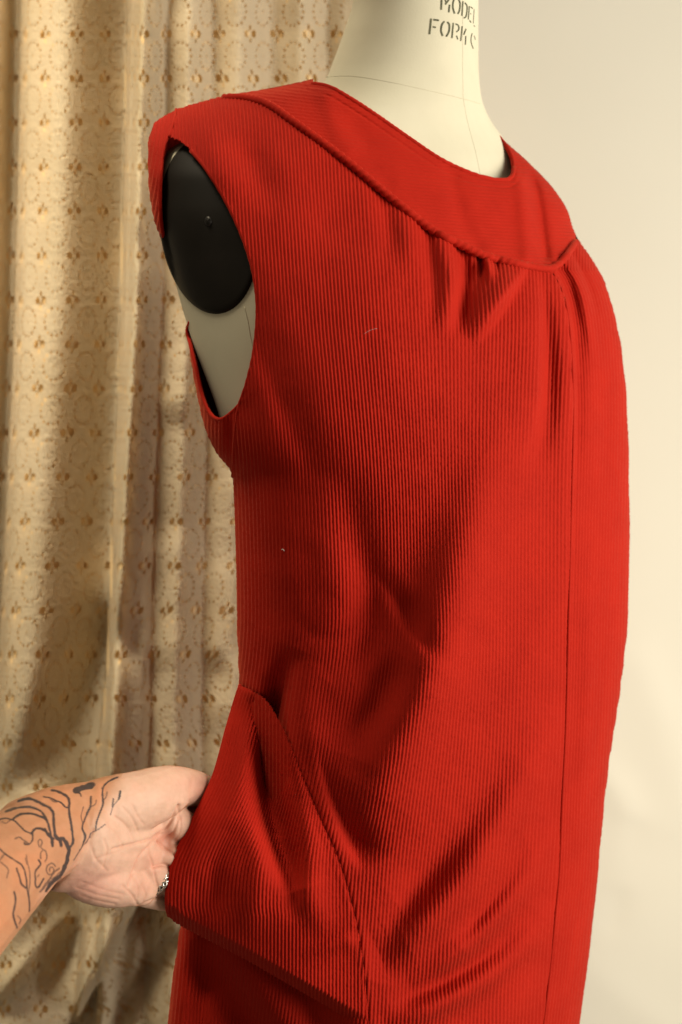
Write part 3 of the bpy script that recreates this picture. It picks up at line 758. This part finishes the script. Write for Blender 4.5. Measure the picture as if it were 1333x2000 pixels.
TAT = [([(180,425),(240,405),(300,400),(360,425),(420,455),(480,485),(520,530),(525,600),(530,680),(540,760)],22),
 ([(60,525),(120,500),(170,490),(250,480),(330,490),(400,520),(440,570),(470,640),(490,710),(510,800),(515,860)],18),
 ([(130,600),(180,560),(250,545),(330,550),(400,575),(450,600),(480,660)],19), ([(100,520),(200,480),(300,470)],8),
 ([(-20,605),(50,590),(100,600),(150,620),(200,670),(250,715),(310,740)],12), ([(20,620),(60,640),(110,605)],8),
 ([(310,740),(330,710),(360,690),(410,695),(450,720),(480,750),(510,800)],20), ([(320,740),(320,800),(290,840),(250,845),(240,830)],12),
 ([(150,790),(190,775),(230,800),(280,840)],10),
 ([(510,315),(570,330),(620,355),(660,380),(680,430),(675,500),(685,580),(700,660),(710,740),(715,820),(690,870)],20),
 ([(430,380),(490,390),(550,420),(600,440),(640,480),(670,490)],12), ([(490,400),(530,430),(570,430)],8), ([(600,340),(640,370)],12),
 ([(540,760),(570,790),(610,790),(640,810),(660,860),(680,900),(665,960),(650,1020),(620,1090),(590,1150),(540,1190),(490,1240),(460,1300)],32),
 ([(590,800),(600,860)],26), ([(510,780),(515,860)],26), ([(440,700),(480,760),(520,790)],26),
 ([(385,870),(375,820),(395,798),(415,825),(400,870),(425,900)],9), ([(400,985),(400,930),(430,900),(457,930),(457,985),(440,1015)],10),
 ([(380,1000),(400,1040),(370,1080),(345,1120),(350,1180),(345,1230),(370,1270),(400,1230),(430,1180)],13),
 ([(545,1060),(510,1030),(470,1050),(455,1090),(470,1130),(500,1140),(530,1100),(515,1070),(488,1075),(488,1105)],10),
 ([(580,1080),(530,1120),(490,1180),(440,1240),(390,1310)],11), ([(605,1100),(540,1160),(470,1225),(400,1305)],9), ([(370,1165),(385,1140)],8),
 ([(-10,880),(40,930),(100,970),(160,1010),(215,1045),(240,1100),(260,1180),(265,1260),(280,1340),(290,1420),(290,1500)],12),
 ([(260,950),(270,1020),(290,1100),(295,1200),(285,1300),(280,1360)],8), ([(250,980),(265,1040)],7),
 ([(165,1080),(190,1160),(210,1230),(250,1270)],15), ([(-5,1010),(30,960),(50,940)],10), ([(10,1020),(60,1060),(85,1100),(70,1170)],10),
 ([(140,1310),(155,1380),(145,1460),(130,1520),(145,1590),(170,1660)],15), ([(170,1540),(205,1580),(190,1620)],8),
 ([(745,322),(800,298),(860,280),(900,268)],52), ([(740,345),(780,345),(795,375)],12),
 ([(1150,190),(1080,220),(1030,260),(1005,300),(1005,370),(1010,450),(970,560),(940,650),(935,700)],14), ([(1050,330),(1040,380),(1015,410)],9),
 ([(890,380),(885,470),(850,560),(820,640),(810,690),(830,770),(800,880),(780,900)],13), ([(820,480),(795,570),(815,640)],8), ([(935,420),(925,460),(890,480)],8),
 ([(1030,650),(960,700),(890,740),(850,830),(800,880),(720,1000)],9), ([(1178,330),(1165,400)],18), ([(1165,400),(1110,470),(1080,560)],8), ([(1110,400),(1100,480)],12),
 ([(880,740),(880,780)],12), ([(600,1180),(560,1220),(510,1290)],10)]
ink = np.zeros(nv)
near = (facing > .02) & (hx < 260)
for pts, w in TAT:
    d, _, _ = polydist(hx[near], hy[near], curve(z5(pts), 30) if len(pts) > 2 else z5(pts))
    wv = w/9*(1+.25*vnoise(hx[near], hy[near], 95, 5))
    ink[near] = np.maximum(ink[near], (.9 if w > 11 else .72)*smooth01((wv+.9-d)/1.4))
blend(lin((30,42,50)), ink*smooth01(facing*3))
ca = hm.color_attributes.new('skin_colour', 'FLOAT_COLOR', 'POINT')
ca.data.foreach_set('color', np.c_[np.clip(colr, 0, 1), np.ones(nv)].astype(np.float32).ravel())
hm.polygons.foreach_set('use_smooth', np.ones(len(hm.polygons), bool))
hm.materials.clear(); hm.materials.append(SKIN)
person = bpy.data.objects.new('person', hm); col.objects.link(person)
person['label'] = 'bare tattooed forearm and hand, palm out, fingers tucked into the dress pocket'; person['category'] = 'person'

# ------------------------------------------------------------------ ring
RING = empty('finger_ring', None, 'silver ring of interlaced openwork on the finger at the pocket edge', 'ring')
rc = W(316, 1713, float(handD(316))-.002); ax = np.array([.74, .25, -.60]); ax /= np.linalg.norm(ax)
e1 = np.cross(ax, [0, 1, 0]); e1 /= np.linalg.norm(e1); e2 = np.cross(ax, e1)
RR = .0118
ph = np.linspace(0, 2*np.pi, 161)
def ringpts(r, z): return rc + np.outer(np.cos(ph)*r, e1) + np.outer(np.sin(ph)*r, e2) + np.outer(z, ax)
prof = [(RR-.0008, -.0028), (RR, -.0028), (RR, .0028), (RR-.0008, .0028)]
Vr = np.stack([ringpts(r, np.full(161, z)) for r, z in prof], 1)[:-1]
qs = [[i*4+k_, i*4+(k_+1) % 4, ((i+1) % 160)*4+(k_+1) % 4, ((i+1) % 160)*4+k_] for i in range(160) for k_ in range(4)]
mesh_np('band', Vr.reshape(-1, 3), qs, TARN, RING, False)
for s_ in (0, 1, 2):
    tube('strand', ringpts(RR+.0005+.0003*np.cos(14*ph+s_*2.1), .0021*np.sin(7*ph+s_*2*np.pi/3)), .00062, SILVER, RING, 8, caps=False)
for z in (-.0027, .0027): tube('rim', ringpts(RR+.0002, np.full(161, z)), .00045, SILVER, RING, 8, caps=False)
